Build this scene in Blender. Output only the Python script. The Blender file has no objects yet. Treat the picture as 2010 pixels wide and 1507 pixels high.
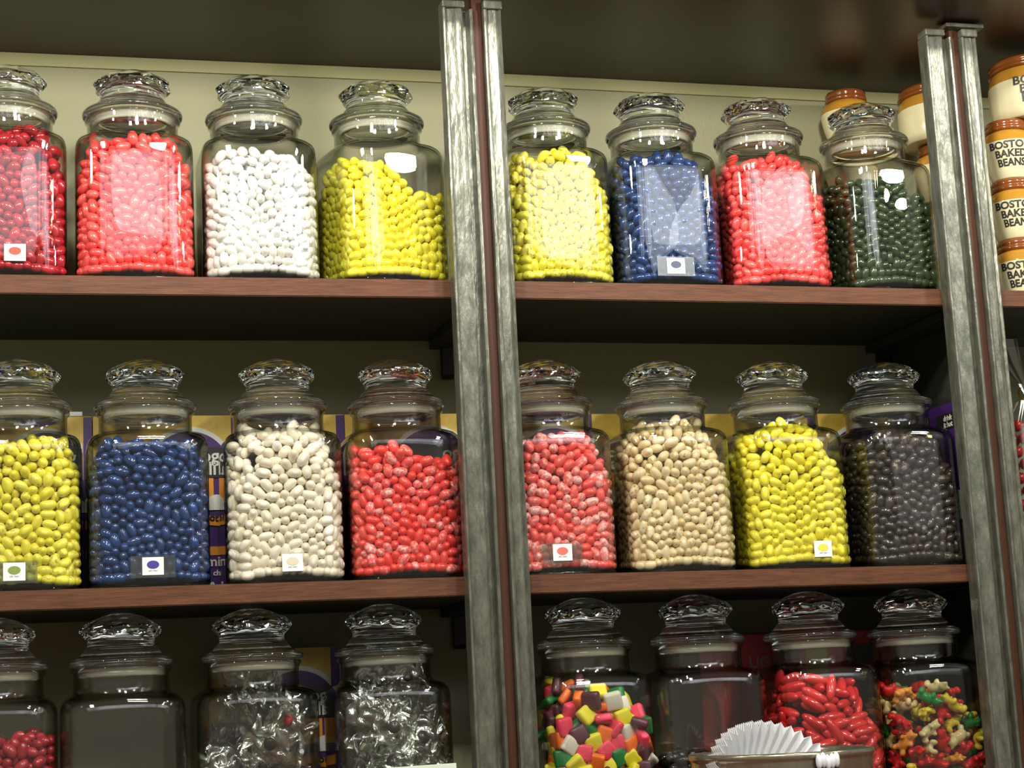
import bpy, bmesh, math, random
import numpy as np
from mathutils import Vector, Matrix, noise
from mathutils.bvhtree import BVHTree

# ------------------------------------------------------------------ camera, world, lights, exposure
S = bpy.context.scene
COL = S.collection
F_PX = 3518.0
CAM = Vector((-.541, -2.15263, -.1574)); YAW, PITCH, ROLL = .2631, .17661, -.05066
fw = Vector((math.sin(YAW)*math.cos(PITCH), math.cos(YAW)*math.cos(PITCH), math.sin(PITCH)))
rt = Vector((math.cos(YAW), -math.sin(YAW), 0)); up = rt.cross(fw)
r2 = math.cos(ROLL)*rt+math.sin(ROLL)*up; u2 = -math.sin(ROLL)*rt+math.cos(ROLL)*up
cd = bpy.data.cameras.new('camera'); cam = bpy.data.objects.new('camera', cd); COL.objects.link(cam)
cam.matrix_world = Matrix(((r2.x, u2.x, -fw.x, CAM.x), (r2.y, u2.y, -fw.y, CAM.y), (r2.z, u2.z, -fw.z, CAM.z), (0, 0, 0, 1)))
cd.sensor_width = 36; cd.lens = F_PX/2010*36; cd.clip_start = .05
S.camera = cam
S.view_settings.view_transform = 'Standard'; S.view_settings.look = 'None'
S.view_settings.exposure = 0.0; S.view_settings.gamma = 1; S.view_settings.use_curve_mapping = False
S.cycles.use_denoising = True
S.cycles.max_bounces = 14; S.cycles.transparent_max_bounces = 40; S.cycles.transmission_bounces = 10
S.cycles.glossy_bounces = 5; S.cycles.diffuse_bounces = 3
S.cycles.caustics_reflective = False; S.cycles.caustics_refractive = False
S.cycles.sample_clamp_indirect = 4.0

wd = bpy.data.worlds.new('shop'); S.world = wd; wd.use_nodes = True
wd.node_tree.nodes['Background'].inputs[0].default_value = (.86, .84, .70, 1)
wd.node_tree.nodes['Background'].inputs[1].default_value = .27

def lamp(name, kind, loc, power, color, size=.03, size_y=None, aim=None):
    l = bpy.data.lights.new(name, kind); l.energy = power; l.color = color
    if kind == 'AREA':
        l.shape = 'RECTANGLE'; l.size = size; l.size_y = size_y
    else:
        l.shadow_soft_size = size
    o = bpy.data.objects.new(name, l); COL.objects.link(o); o.location = loc
    if aim: o.rotation_euler = (Vector(aim)-Vector(loc)).to_track_quat('-Z', 'Y').to_euler()
    return o
# bare bulbs hanging just in front of the cabinet head
for x in (-1.08, -.35, .36, 1.12):
    lamp('cabinet_lamp', 'POINT', (x, -.47, .765), 15, (1, .965, .88), .038)
# lit shop front behind the camera, reflected in the upper jars
for x, z, sx, sz, p in ((-1.25, 1.80, .9, .8, 3.4), (-.45, 1.72, .8, .7, 2.6), (-.05, 1.90, .9, .6, 3), (.55, 1.85, .9, .6, 2), (1.15, 1.78, 1.1, .75, 5), (1.65, 1.72, 1.0, .9, 5), (2.15, 1.95, 1.1, .6, 4), (2.65, 1.70, 1.0, .7, 5), (3.10, 1.90, 1.1, .8, 3), (3.6, 1.0, 1.9, 1.1, 1.6)):
    l = lamp('shop_window_light', 'AREA', (x, -4.6+.02*x, z), p, (.88, .93, 1), sx, sz, (x*.6, 0, .6)); l.data.shape = 'ELLIPSE'
# unseen fill lamps, added to brighten the middle and bottom rows
lamp('lower_row_fill', 'AREA', (-.75, -2.1, 1.55), 26, (1, .97, .88), .22, .22, (-.5, 0, -.1))
lamp('lower_row_fill', 'AREA', (.85, -2.1, 1.55), 26, (1, .97, .88), .22, .22, (.5, 0, -.1))
# chain of warm bulbs off to the right
for k in range(8):
    lamp('chain_bulb', 'POINT', (3.2+.34*(k % 4), -3.3+.1*(k % 3), 1.75+.22*(k//4)+.05*(k % 2)), 3.2, (1, .86, .42), .03)

# ------------------------------------------------------------------ helpers
TILT = .00723
def zt(x): return -TILT*max(0.0, x)

def M(name, rgb, rough=.5, spec=.5, metal=0, coat=0, noise_amt=0, noise_scale=30, rgb2=None, bump=0, bump_scale=80, stretch=(1, 1, 1), trans=0, ior=1.5, sss=0, emit=None):
    m = bpy.data.materials.new(name); m.use_nodes = True; nt = m.node_tree; b = nt.nodes['Principled BSDF']
    b.inputs['Base Color'].default_value = (*rgb, 1); b.inputs['Roughness'].default_value = rough
    b.inputs['Specular IOR Level'].default_value = spec; b.inputs['Metallic'].default_value = metal
    b.inputs['Coat Weight'].default_value = coat; b.inputs['Coat Roughness'].default_value = .08
    b.inputs['Transmission Weight'].default_value = trans; b.inputs['IOR'].default_value = ior
    if sss:
        b.inputs['Subsurface Weight'].default_value = sss; b.inputs['Subsurface Radius'].default_value = (1, .6, .4); b.inputs['Subsurface Scale'].default_value = .004
    if rgb2 or bump:
        tc = nt.nodes.new('ShaderNodeTexCoord'); mp = nt.nodes.new('ShaderNodeMapping'); mp.inputs['Scale'].default_value = stretch
        nt.links.new(tc.outputs['Object'], mp.inputs['Vector'])
    if rgb2:
        n = nt.nodes.new('ShaderNodeTexNoise'); n.inputs['Scale'].default_value = noise_scale; n.inputs['Detail'].default_value = 6
        n.inputs['Roughness'].default_value = .65
        nt.links.new(mp.outputs[0], n.inputs['Vector'])
        cr = nt.nodes.new('ShaderNodeValToRGB'); cr.color_ramp.elements[0].position = .5-noise_amt/2; cr.color_ramp.elements[1].position = .5+noise_amt/2
        cr.color_ramp.elements[0].color = (*rgb, 1); cr.color_ramp.elements[1].color = (*rgb2, 1)
        nt.links.new(n.outputs['Fac'], cr.inputs[0]); nt.links.new(cr.outputs[0], b.inputs['Base Color'])
    if bump:
        n2 = nt.nodes.new('ShaderNodeTexNoise'); n2.inputs['Scale'].default_value = bump_scale; n2.inputs['Detail'].default_value = 4
        nt.links.new(mp.outputs[0], n2.inputs['Vector'])
        bp = nt.nodes.new('ShaderNodeBump'); bp.inputs['Strength'].default_value = bump; bp.inputs['Distance'].default_value = .002
        nt.links.new(n2.outputs['Fac'], bp.inputs['Height']); nt.links.new(bp.outputs[0], b.inputs['Normal'])
    return m

def candy_mat(name, c1, c2, rough=.28, pos=(.15, .85), speck=None, coat=.5, sss=.0):
    """colour varies from piece to piece; speck = (colour, amount) mottles the shell"""
    m = M(name, c1, rough, .5, coat=coat, sss=sss); nt = m.node_tree; b = nt.nodes['Principled BSDF']
    g = nt.nodes.new('ShaderNodeNewGeometry'); oi = nt.nodes.new('ShaderNodeObjectInfo')
    ad = nt.nodes.new('ShaderNodeMath'); ad.operation = 'ADD'; fr = nt.nodes.new('ShaderNodeMath'); fr.operation = 'FRACT'
    nt.links.new(g.outputs['Random Per Island'], ad.inputs[0]); nt.links.new(oi.outputs['Random'], ad.inputs[1]); nt.links.new(ad.outputs[0], fr.inputs[0])
    cr = nt.nodes.new('ShaderNodeValToRGB'); e = cr.color_ramp.elements
    e[0].position, e[1].position = pos; e[0].color = (*c1, 1); e[1].color = (*c2, 1)
    nt.links.new(fr.outputs[0], cr.inputs[0]); out = cr.outputs[0]
    if speck:
        tc = nt.nodes.new('ShaderNodeNewGeometry'); n = nt.nodes.new('ShaderNodeTexNoise'); n.inputs['Scale'].default_value = 260; n.inputs['Detail'].default_value = 5
        nt.links.new(tc.outputs['Position'], n.inputs['Vector'])
        n3 = nt.nodes.new('ShaderNodeMath'); n3.operation = 'MULTIPLY_ADD'; n3.inputs[1].default_value = .35; 
        nt.links.new(fr.outputs[0], n3.inputs[0]); nt.links.new(n.outputs['Fac'], n3.inputs[2])
        c2r = nt.nodes.new('ShaderNodeValToRGB'); c2r.color_ramp.elements[0].position = .86-speck[1]; c2r.color_ramp.elements[1].position = 1.0-speck[1]
        nt.links.new(n3.outputs[0], c2r.inputs[0])
        mx = nt.nodes.new('ShaderNodeMix'); mx.data_type = 'RGBA'; nt.links.new(c2r.outputs[0], mx.inputs[0]); nt.links.new(out, mx.inputs[6]); mx.inputs[7].default_value = (*speck[0], 1)
        out = mx.outputs[2]
    nt.links.new(out, b.inputs['Base Color'])
    return m

def thin_glass(name, tint=(.985, .98, .962), edge=(.30, .36, .28), edge_pow=3.0, f0=.045, rough=0.0, gloss=(1, 1, 1)):
    """clear wall glass: straight-through transmission with a Fresnel mirror on top and a green-grey body colour at grazing angles"""
    m = bpy.data.materials.new(name); m.use_nodes = True; nt = m.node_tree; nt.nodes.clear()
    o = nt.nodes.new('ShaderNodeOutputMaterial'); mx = nt.nodes.new('ShaderNodeMixShader'); t = nt.nodes.new('ShaderNodeBsdfTransparent'); g = nt.nodes.new('ShaderNodeBsdfGlossy')
    g.inputs['Roughness'].default_value = rough; g.inputs['Color'].default_value = (*gloss, 1)
    lw = nt.nodes.new('ShaderNodeLayerWeight'); lw.inputs['Blend'].default_value = .5
    p = nt.nodes.new('ShaderNodeMath'); p.operation = 'POWER'; p.inputs[1].default_value = 5; nt.links.new(lw.outputs['Facing'], p.inputs[0])
    ma = nt.nodes.new('ShaderNodeMath'); ma.operation = 'MULTIPLY_ADD'; ma.inputs[1].default_value = 1-f0; ma.inputs[2].default_value = f0; nt.links.new(p.outputs[0], ma.inputs[0])
    p2 = nt.nodes.new('ShaderNodeMath'); p2.operation = 'POWER'; p2.inputs[1].default_value = edge_pow; nt.links.new(lw.outputs['Facing'], p2.inputs[0])
    mc = nt.nodes.new('ShaderNodeMix'); mc.data_type = 'RGBA'; nt.links.new(p2.outputs[0], mc.inputs[0]); mc.inputs[6].default_value = (*tint, 1); mc.inputs[7].default_value = (*edge, 1)
    nt.links.new(mc.outputs[2], t.inputs['Color'])
    nt.links.new(ma.outputs[0], mx.inputs[0]); nt.links.new(t.outputs[0], mx.inputs[1]); nt.links.new(g.outputs[0], mx.inputs[2]); nt.links.new(mx.outputs[0], o.inputs[0])
    return m

def link(name, me, mats, parent=None, smooth=False):
    o = bpy.data.objects.new(name, me); COL.objects.link(o)
    if not isinstance(mats, (list, tuple)): mats = [mats]
    if not me.materials:
        for m in mats: me.materials.append(m)
    if smooth:
        me.polygons.foreach_set('use_smooth', [True]*len(me.polygons))
    if parent: o.parent = parent
    return o
def mesh(name, vs, fs):
    me = bpy.data.meshes.new(name); me.from_pydata([tuple(v) for v in vs], [], [tuple(f) for f in fs]); me.update(); return me
def tag(o, label, cat, group=None, kind=None):
    o['label'] = label; o['category'] = cat
    if group: o['group'] = group
    if kind: o['kind'] = kind
    return o
def thing(name, loc, label, cat, group=None, rz=0):
    o = bpy.data.objects.new(name, None); COL.objects.link(o); o.location = loc; o.rotation_euler = (0, 0, rz); o.empty_display_size = .02
    return tag(o, label, cat, group)
def bm_box(bm, lo, hi, tiltx=False):
    vs = [bm.verts.new((x, y, z+(zt(x) if tiltx else 0))) for x in (lo[0], hi[0]) for y in (lo[1], hi[1]) for z in (lo[2], hi[2])]
    for f in ((0, 1, 3, 2), (4, 6, 7, 5), (0, 4, 5, 1), (2, 3, 7, 6), (0, 2, 6, 4), (1, 5, 7, 3)): bm.faces.new([vs[i] for i in f])
def box(name, lo, hi, m, parent=None, bevel=0, tiltx=False, seg=2):
    bm = bmesh.new(); bm_box(bm, lo, hi, tiltx)
    if bevel: bmesh.ops.bevel(bm, geom=bm.edges[:], offset=bevel, segments=seg, affect='EDGES', profile=.5)
    me = bpy.data.meshes.new(name); bm.to_mesh(me); bm.free(); return link(name, me, m, parent)
def ring_mesh(name, rings, close_bottom=False, close_top=False):
    """rings: list of equal-length loops of points, bottom to top"""
    n = len(rings[0]); vs = [p for r in rings for p in r]; fs = []
    for k in range(len(rings)-1):
        for i in range(n):
            j = (i+1) % n; fs.append((k*n+i, k*n+j, (k+1)*n+j, (k+1)*n+i))
    if close_bottom: fs.append(tuple(range(n))[::-1])
    if close_top: fs.append(tuple(range((len(rings)-1)*n, len(rings)*n)))
    return mesh(name, vs, fs)
def lathe(name, prof, n=64):
    """prof of (r, z); r = 0 ends become small caps"""
    rings = [[(r*math.cos(2*math.pi*i/n), r*math.sin(2*math.pi*i/n), z) for i in range(n)] for r, z in prof]
    return ring_mesh(name, rings)
def text_mesh(body, size, bold=0.0, align='CENTER', res=3, extrude=.0004):
    c = bpy.data.curves.new('t', 'FONT'); c.body = body; c.size = size; c.align_x = align; c.offset = bold; c.resolution_u = res; c.extrude = extrude
    o = bpy.data.objects.new('t', c); COL.objects.link(o)
    dg = bpy.context.evaluated_depsgraph_get(); me = bpy.data.meshes.new_from_object(o.evaluated_get(dg))
    bpy.data.objects.remove(o); bpy.data.curves.remove(c); me.materials.clear(); return me

# ------------------------------------------------------------------ materials
WALL = M('cream_paint', (.345, .335, .190), .55, .4, bump=.35, bump_scale=260)
WALLSTRIP = M('cream_trim_paint', (.46, .44, .21), .5, .4)
WOOD = M('oiled_red_wood', (.060, .022, .011), .5, .22, rgb2=(.165, .064, .030), noise_amt=.5, noise_scale=24, stretch=(1, 9, 14), bump=.15, bump_scale=60)
WOODSTRIP = M('red_brown_wood', (.050, .016, .008), .5, .25, rgb2=(.085, .030, .014), noise_amt=.6, noise_scale=20, stretch=(12, 9, 1))
DARKWOOD = M('dark_varnished_wood', (.030, .016, .008), .33, .28, rgb2=(.050, .027, .013), noise_amt=.6, noise_scale=14, stretch=(1, 12, 1))
PANEL = M('dark_green_grey_paint', (.036, .038, .027), .55, .35)
METAL = M('weathered_zinc', (.235, .235, .185), .30, .5, metal=.55, rgb2=(.10, .105, .08), noise_amt=.35, noise_scale=90, stretch=(1, 1, .3), bump=.7, bump_scale=120)
BLACKMETAL = M('black_bracket_steel', (.02, .02, .018), .5)
GLASS = thin_glass('jar_wall_glass', edge=(.10, .15, .08), edge_pow=2.6)
LIDGLASS = M('pressed_lid_glass', (.93, .97, .92), .0, .5, trans=1, ior=1.46)
BASEGLASS = M('thick_base_glass', (.55, .62, .52), .02, .5, trans=1, ior=1.45)
CELLO = thin_glass('cellophane', (.93, .95, .92), (.55, .58, .52), 2.0, .20, .20)
def add_see_through(m, f):
    nt = m.node_tree; o = nt.nodes['Material Output']; s = o.inputs[0].links[0].from_socket
    mx = nt.nodes.new('ShaderNodeMixShader'); t = nt.nodes.new('ShaderNodeBsdfTransparent'); mx.inputs[0].default_value = f
    nt.links.new(s, mx.inputs[1]); nt.links.new(t.outputs[0], mx.inputs[2]); nt.links.new(mx.outputs[0], o.inputs[0]); return m
GASKET = add_see_through(M('soft_plastic_gasket', (.80, .80, .66), .35), .74)
PAPER = M('white_paper', (.86, .85, .80), .7, .2)
HOLDER = thin_glass('sticker_holder', (.80, .83, .78), (.7, .7, .66), 2, .10, .25)

# ------------------------------------------------------------------ the setting: wall, head of the cabinet, counter
Z2, Z1, Z3, ZTOP, DEP = 0.0, .375, -.312, .752, .2666
TH = .0235
w = box('wall_back', (-1.7, DEP, -.9), (1.7, DEP+.02, ZTOP), WALL); w['kind'] = 'structure'
bm = bmesh.new()
for a, b in ((-1.7, 0.0), (0.0, 1.7)): bm_box(bm, (a, DEP-.004, ZTOP-.018), (b, DEP-.0002, ZTOP-.0003), True)
me = bpy.data.meshes.new('trim_1'); bm.to_mesh(me); bm.free(); t1 = link('trim_1', me, WALLSTRIP); t1['kind'] = 'structure'
bm = bmesh.new()
for a, b in ((-1.7, 0.0), (0.0, 1.7)): bm_box(bm, (a, -.13, ZTOP), (b, DEP+.02, ZTOP+.03), True)
me = bpy.data.meshes.new('ceiling'); bm.to_mesh(me); bm.free(); ce = link('ceiling', me, DARKWOOD); ce['kind'] = 'structure'

hd = box('trim_2', (-1.7, -.118, ZTOP+.0302), (1.7, DEP+.02, ZTOP+.42), DARKWOOD); hd['kind'] = 'structure'

# ------------------------------------------------------------------ shelves
def shelf(x0, x1, z, label, y0=0.0):
    r = thing('shelf_board', ((x0+x1)/2, DEP/2, z-TH+zt((x0+x1)/2)), label, 'shelf', 'wooden shelves of the cabinet')
    cx, cy, cz = r.location
    L = lambda x, y, zz: (x-cx, y-cy, zz-cz)
    bm = bmesh.new(); bm_box(bm, (x0, y0+.006, z-TH), (x1, DEP-.0005, z), True); bmesh.ops.translate(bm, verts=bm.verts, vec=(-cx, -cy, -cz))
    me = bpy.data.meshes.new('board'); bm.to_mesh(me); bm.free(); link('board', me, PANEL, r)
    bm = bmesh.new(); bm_box(bm, (x0, y0, z-TH), (x1, y0+.006, z), True)
    bmesh.ops.bevel(bm, geom=bm.edges[:], offset=.0012, segments=2, affect='EDGES')
    bmesh.ops.translate(bm, verts=bm.verts, vec=(-cx, -cy, -cz))
    me = bpy.data.meshes.new('front_edge'); bm.to_mesh(me); bm.free(); e = link('front_edge', me, WOOD, r); e['label'] = 'reddish wooden nosing along the shelf front'
    return r
shelf(-1.3, .0035, Z1, 'upper red wood shelf left of the middle post, under pink, white and yellow beans')
shelf(.0040, .7250, Z1, 'upper red wood shelf right of the middle post, under blue and dark green beans')
shelf(.7260, 1.30, Z1, 'short end of upper shelf carrying the stacked bean crocks')
shelf(-1.3, .0035, Z2, 'middle red wood shelf left of the middle post, under blue and white beans')
shelf(.0040, .7250, Z2, 'middle red wood shelf right of the middle post, under beige and black beans')
shelf(.7260, 1.30, Z2, 'middle shelf right of the right-hand post, behind the cellophane bag')
ct = thing('counter', (0, -.1, Z3-.05), 'dark wooden counter under the lowest row of jars', 'counter')
box('counter_top', (-1.5, -.32, .02), (1.5, .3666, .0499), WOOD, ct, .003)
box('cabinet_front', (-1.5, -.29, -.45), (1.5, .3660, .0199), DARKWOOD, ct, .002)

# side partition at the right and its ledger strips
p = thing('side_panel', (.700, DEP/2, -.3), 'dark partition closing the two lower shelves at the right', 'panel')
box('panel_board', (-.001, -DEP/2+.03, -.0117), (.009, DEP/2-.001, .2700), PANEL, p)
box('panel_board', (-.001, -DEP/2+.03, .2960), (.009, DEP/2-.001, .3-TH+Z1-.0062), PANEL, p)
# shelf brackets (arm under the shelf, short leg on the wall)
def bracket(x, z, label, flip=1):
    r = thing('shelf_bracket', (x, DEP, z), label, 'bracket', 'dark shelf brackets')
    zz = zt(x)
    box('arm', (-.012, -DEP+.03, -.0125+zz), (.020, -.0015, -.0008+zz), PANEL, r, .001)
    bm = bmesh.new(); prof = [(0, -.0128), (0, -.052), (-.006, -.056), (-.013, -.050), (-.014, -.0128)]
    vs = [[bm.verts.new((xx, y, q+zz)) for y, q in prof] for xx in (.004, .020)]
    for i in range(5): bm.faces.new((vs[0][i], vs[0][(i+1) % 5], vs[1][(i+1) % 5], vs[1][i]))
    bm.faces.new(vs[0][::-1]); bm.faces.new(vs[1]); bmesh.ops.recalc_face_normals(bm, faces=bm.faces[:])
    me = bpy.data.meshes.new('wall_leg'); bm.to_mesh(me); bm.free(); l = link('wall_leg', me, BLACKMETAL, r); l.location = (0, -.0006, 0)
bracket(.004, Z1-TH, 'dark bracket under the upper shelf beside the middle post')
bracket(.004, Z2-TH, 'dark bracket under the middle shelf beside the middle post')
bracket(.674, Z1-TH, 'dark bracket under the upper shelf beside the right-hand partition')

# ------------------------------------------------------------------ metal-faced posts
def channel(name, prof, z0, z1, parent, m=METAL):
    """closed profile in x, y swept up from z0 to z1, cut into lengths so that dents can bend it"""
    n = 40; rings = []
    for k in range(n+1):
        z = z0+(z1-z0)*k/n
        rings.append([(x+.00035*noise.noise((x*90, z*14, 3)), y+.0006*noise.noise((x*60, z*25, 7)), z) for x, y in prof])
    me = ring_mesh(name, rings, True, True); o = link(name, me, m, parent)
    bmx = bmesh.new(); bmx.from_mesh(me); bmesh.ops.recalc_face_normals(bmx, faces=bmx.faces[:]); bmx.to_mesh(me); bmx.free(); return o
WIDE = [(.0002, 0), (.0, -.0205), (.0008, -.0235), (.0030, -.0240), (.0046, -.0225), (.0052, -.0185), (.0080, -.0190), (.0130, -.0202), (.0180, -.0212), (.0215, -.0222), (.0240, -.0226),
        (.0262, -.0212), (.0275, -.0165), (.0290, -.0120), (.0350, -.0115), (.0358, -.0165), (.0366, -.0215), (.0384, -.0228), (.0404, -.0218), (.0410, -.0190), (.0410, 0)]
NARROW = [(0, 0), (0, -.0195), (.0008, -.0235), (.0030, -.0242), (.0052, -.0230), (.0060, -.0195), (.0090, -.0205), (.0130, -.0218), (.0170, -.0212), (.0195, -.0200), (.0205, -.0215), (.0222, -.0235), (.0240, -.0222), (.0246, -.018), (.0246, 0)]
def post(x, label, zb=Z3-.01):
    r = thing('cabinet_post', (x, -.0008, zb), label, 'post', 'zinc-faced posts of the cabinet')
    h = ZTOP-zb+zt(x)
    c = channel('metal_moulding', WIDE, .011, h-.022, r); c['label'] = 'broad ribbed zinc moulding on the left of the post'
    box('wood_strip', (.0412, -.0150, .011), (.0540, -.0002, h-.001), WOODSTRIP, r, .0008)
    o = channel('metal_moulding', NARROW, .011, h-.022, r); o['label'] = 'narrow zinc moulding on the right of the post'; o.location = (.0542, 0, 0)
    box('end_cap', (-.0004, -.0250, h-.0215), (.0300, -.0004, h-.012), METAL, r, .002)
    box('end_cap', (.0545, -.0262, h-.0215), (.0795, -.0004, h-.010), METAL, r, .002)
    return h, r
h, r = post(-.0355, 'middle post faced with two weathered zinc mouldings and a wood strip')
h, r = post(.6500, 'right-hand post faced with zinc mouldings and a wood strip, beside the crocks')
box('top_clip', (.030, -.0300, h-.0095), (.088, -.0004, h-.004), METAL, r, .0012)

# ------------------------------------------------------------------ candy packing
def dem(n, L, r, seed, a=0.0665, c=0.083, zb=0.0, zs=0.168, rn=0.052, ztop=9.0, steps=380, end=0.9):
    """settle n rounded beans (two end spheres + a middle one) in a chamfered square jar; returns centres, directions"""
    rng = np.random.RandomState(seed)
    sp = 2.15*r if L < r*0.5 else 2.0*r+L*0.55
    g = np.arange(-a+r+L/2, a-r-L/2+1e-9, sp)
    per = len(g)**2; lay = n//per+1
    P = np.array([(x, y, zb+r+L/3+k*(sp*0.95 if L < r*1.5 else 2.6*r)) for k in range(lay) for x in g for y in g])[:n]
    P += rng.uniform(-.2*r, .2*r, P.shape)
    d = rng.normal(size=(n, 3)); d[:, 2] *= .35; d /= np.linalg.norm(d, axis=1)[:, None]
    A = P+d*L/2; B = P-d*L/2
    prev = None; ii = jj = None; cell = 2*r*1.25
    ow = np.tile(np.arange(n), 3)
    for s in range(steps):
        gz = .0007 if s < steps-80 else (.0002 if s < steps-40 else 0)
        A[:, 2] -= gz; B[:, 2] -= gz
        if s < steps-60:
            j = rng.normal(size=A.shape)*.0002; A += j; B += -j*.3
        if s % 6 == 0:
            Q = np.concatenate([A, (A+B)/2, B]); K = np.floor(Q/cell).astype(int)+64
            key = K[:, 0]*65536+K[:, 1]*256+K[:, 2]; o = np.argsort(key, kind='stable'); ks = key[o]
            I = []; J = []
            for dx in (-1, 0, 1):
                for dy in (-1, 0, 1):
                    for dz in (-1, 0, 1):
                        kk = key+dx*65536+dy*256+dz
                        lo = np.searchsorted(ks, kk, 'left'); hi = np.searchsorted(ks, kk, 'right'); cn = hi-lo
                        m = cn.max() if len(cn) else 0
                        for t in range(m):
                            w = np.where(cn > t)[0]; q = o[lo[w]+t]
                            ok = (q > w) & (ow[q] != ow[w])
                            I.append(w[ok]); J.append(q[ok])
            ii = np.concatenate(I); jj = np.concatenate(J)
            dd = np.linalg.norm(Q[ii]-Q[jj], axis=1); k = dd < 2*r*1.5; ii = ii[k]; jj = jj[k]
        for it in range(4):
            Q = np.concatenate([A, (A+B)/2, B])
            v = Q[ii]-Q[jj]; dd = np.linalg.norm(v, axis=1)+1e-9; ov = 2*r-dd; k = ov > 0
            i2 = ii[k]; j2 = jj[k]; c2 = v[k]/dd[k][:, None]*(ov[k]*.5)[:, None]
            D = np.zeros_like(Q); W = np.zeros(len(Q))
            for ax in range(3):
                D[:, ax] = np.bincount(i2, c2[:, ax], len(Q))-np.bincount(j2, c2[:, ax], len(Q))
            W = np.bincount(i2, minlength=len(Q))+np.bincount(j2, minlength=len(Q))
            Q += D/np.maximum(1, W*.35)[:, None]
            # container
            x, y, z = Q.T
            np.clip(x, -a+r, a-r, out=x); np.clip(y, -a+r, a-r, out=y)
            for sx, sy in ((1, 1), (1, -1), (-1, 1), (-1, -1)):
                e = (sx*x+sy*y)/math.sqrt(2)-(c-r); e = np.maximum(e, 0)/math.sqrt(2); x -= sx*e; y -= sy*e
            z[:] = np.maximum(z, zb+r)
            rad = np.hypot(x, y); up = z > zs-r
            neck = up & (rad > rn-r)
            inn = neck & ((rad-(rn-r)) < (z-(zs-r))*1.2)
            f = np.where(inn, (rn-r)/np.maximum(rad, 1e-6), 1); x *= f; y *= f
            z[:] = np.where(neck & ~inn, zs-r, z); z[:] = np.minimum(z, ztop)
            A = Q[:n]; M = Q[n:2*n]; B = Q[2*n:]
            ctr = (A+M+B)/3; d = A-B; d /= np.linalg.norm(d, axis=1)[:, None]+1e-9
            A = ctr+d*L/2; B = ctr-d*L/2
    return ctr, d

def bean_mesh(seg=12, rings=7, a=.0097, b=.0064, c=.0061, bend=.0009, name='bean'):
    """a jelly bean along x: blunt ellipsoid with a slight kidney bend"""
    vs = [(-a, 0, 0)]
    for k in range(1, rings):
        u = -math.cos(math.pi*k/rings); x = a*math.copysign(abs(u)**.93, u); s = (1-abs(u)**2.3)**.5
        for i in range(seg):
            t = 2*math.pi*i/seg; vs.append((x, b*s*math.cos(t)+bend*(1-3*u*u*.5), c*s*math.sin(t)))
    vs.append((a, 0, 0)); fs = []
    for i in range(seg): fs.append((0, 1+(i+1) % seg, 1+i))
    for k in range(rings-2):
        for i in range(seg):
            p0 = 1+k*seg+i; p1 = 1+k*seg+(i+1) % seg; fs.append((p0, p1, p1+seg, p0+seg))
    last = len(vs)-1; base = 1+(rings-2)*seg
    for i in range(seg): fs.append((last, base+i, base+(i+1) % seg))
    return mesh(name, vs, fs)
def bmesh_to(name, fn):
    bm = bmesh.new(); fn(bm); bmesh.ops.recalc_face_normals(bm, faces=bm.faces[:]); me = bpy.data.meshes.new(name); bm.to_mesh(me); bm.free(); return me
def f_gum(bm):
    bm_box(bm, (-.0102, -.0102, -.0046), (.0102, .0102, .0046)); bmesh.ops.bevel(bm, geom=bm.edges[:], offset=.0036, segments=3, affect='EDGES', profile=.6)
    for v in bm.verts:
        v.co.z *= 1.25-.35*((abs(v.co.x)/.0102)**2+(abs(v.co.y)/.0102)**2)/2
def ico(bm, c, s, sub=2):
    r = bmesh.ops.create_icosphere(bm, subdivisions=sub, radius=1)
    for v in r['verts']: v.co = Vector((v.co.x*s[0]+c[0], v.co.y*s[1]+c[1], v.co.z*s[2]+c[2]))
def f_bear(bm):
    """gummy bear lying along x, belly up z, merged into one skin below"""
    ico(bm, (0, 0, 0), (.0088, .0062, .0054)); ico(bm, (.0105, 0, .0006), (.0052, .0052, .0048)); ico(bm, (.0150, .0036, .0006), (.0020, .0020, .0016)); ico(bm, (.0150, -.0036, .0006), (.0020, .0020, .0016))
    ico(bm, (.0128, 0, .0048), (.0020, .0022, .0018))
    for s in (-1, 1): ico(bm, (.0048, s*.0056, .0030), (.0028, .0026, .0042)); ico(bm, (-.0080, s*.0050, .0030), (.0036, .0032, .0048))
def remesh(me, vox=.0011):
    o = bpy.data.objects.new('t', me); COL.objects.link(o); md = o.modifiers.new('r', 'REMESH'); md.mode = 'VOXEL'; md.voxel_size = vox
    s = o.modifiers.new('s', 'SMOOTH'); s.factor = .5; s.iterations = 2
    dc = o.modifiers.new('d', 'DECIMATE'); dc.ratio = .35
    dg = bpy.context.evaluated_depsgraph_get(); m2 = bpy.data.meshes.new_from_object(o.evaluated_get(dg)); bpy.data.objects.remove(o); return m2
def f_chunk(bm):
    ico(bm, (0, 0, 0), (.014, .009, .006), 2)
    for v in bm.verts: v.co *= 1+.35*noise.noise(v.co*160)

SHAPES = {
    'bean': bean_mesh(), 'bean_fine': bean_mesh(18, 12, name='jelly_bean'),
    'gum': bmesh_to('gum', f_gum), 'capsule': bean_mesh(12, 9, .0185, .0066, .0066, .0, name='capsule'),
    'bear': remesh(bmesh_to('bear', f_bear)), 'chunk': bmesh_to('chunk', f_chunk),
    'stub': bean_mesh(12, 7, .0098, .0066, .0066, .0, name='stub')}
PACKS = {
    'bean': dem(2150, .0070, .0060, 1, a=.0702, c=.0862, zs=.187, steps=400), 'gum': dem(620, .0050, .0086, 2, a=.0700, c=.086, zs=.180, steps=300), 'capsule': dem(760, .0230, .0060, 3, a=.0700, c=.086, zs=.187, steps=420),
    'bear': dem(230, .0180, .0098, 4, a=.0700, c=.086, zs=.187, steps=320), 'chunk': dem(260, .0120, .0072, 5, steps=260), 'stub': dem(330, .0075, .0068, 6, steps=260)}
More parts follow.
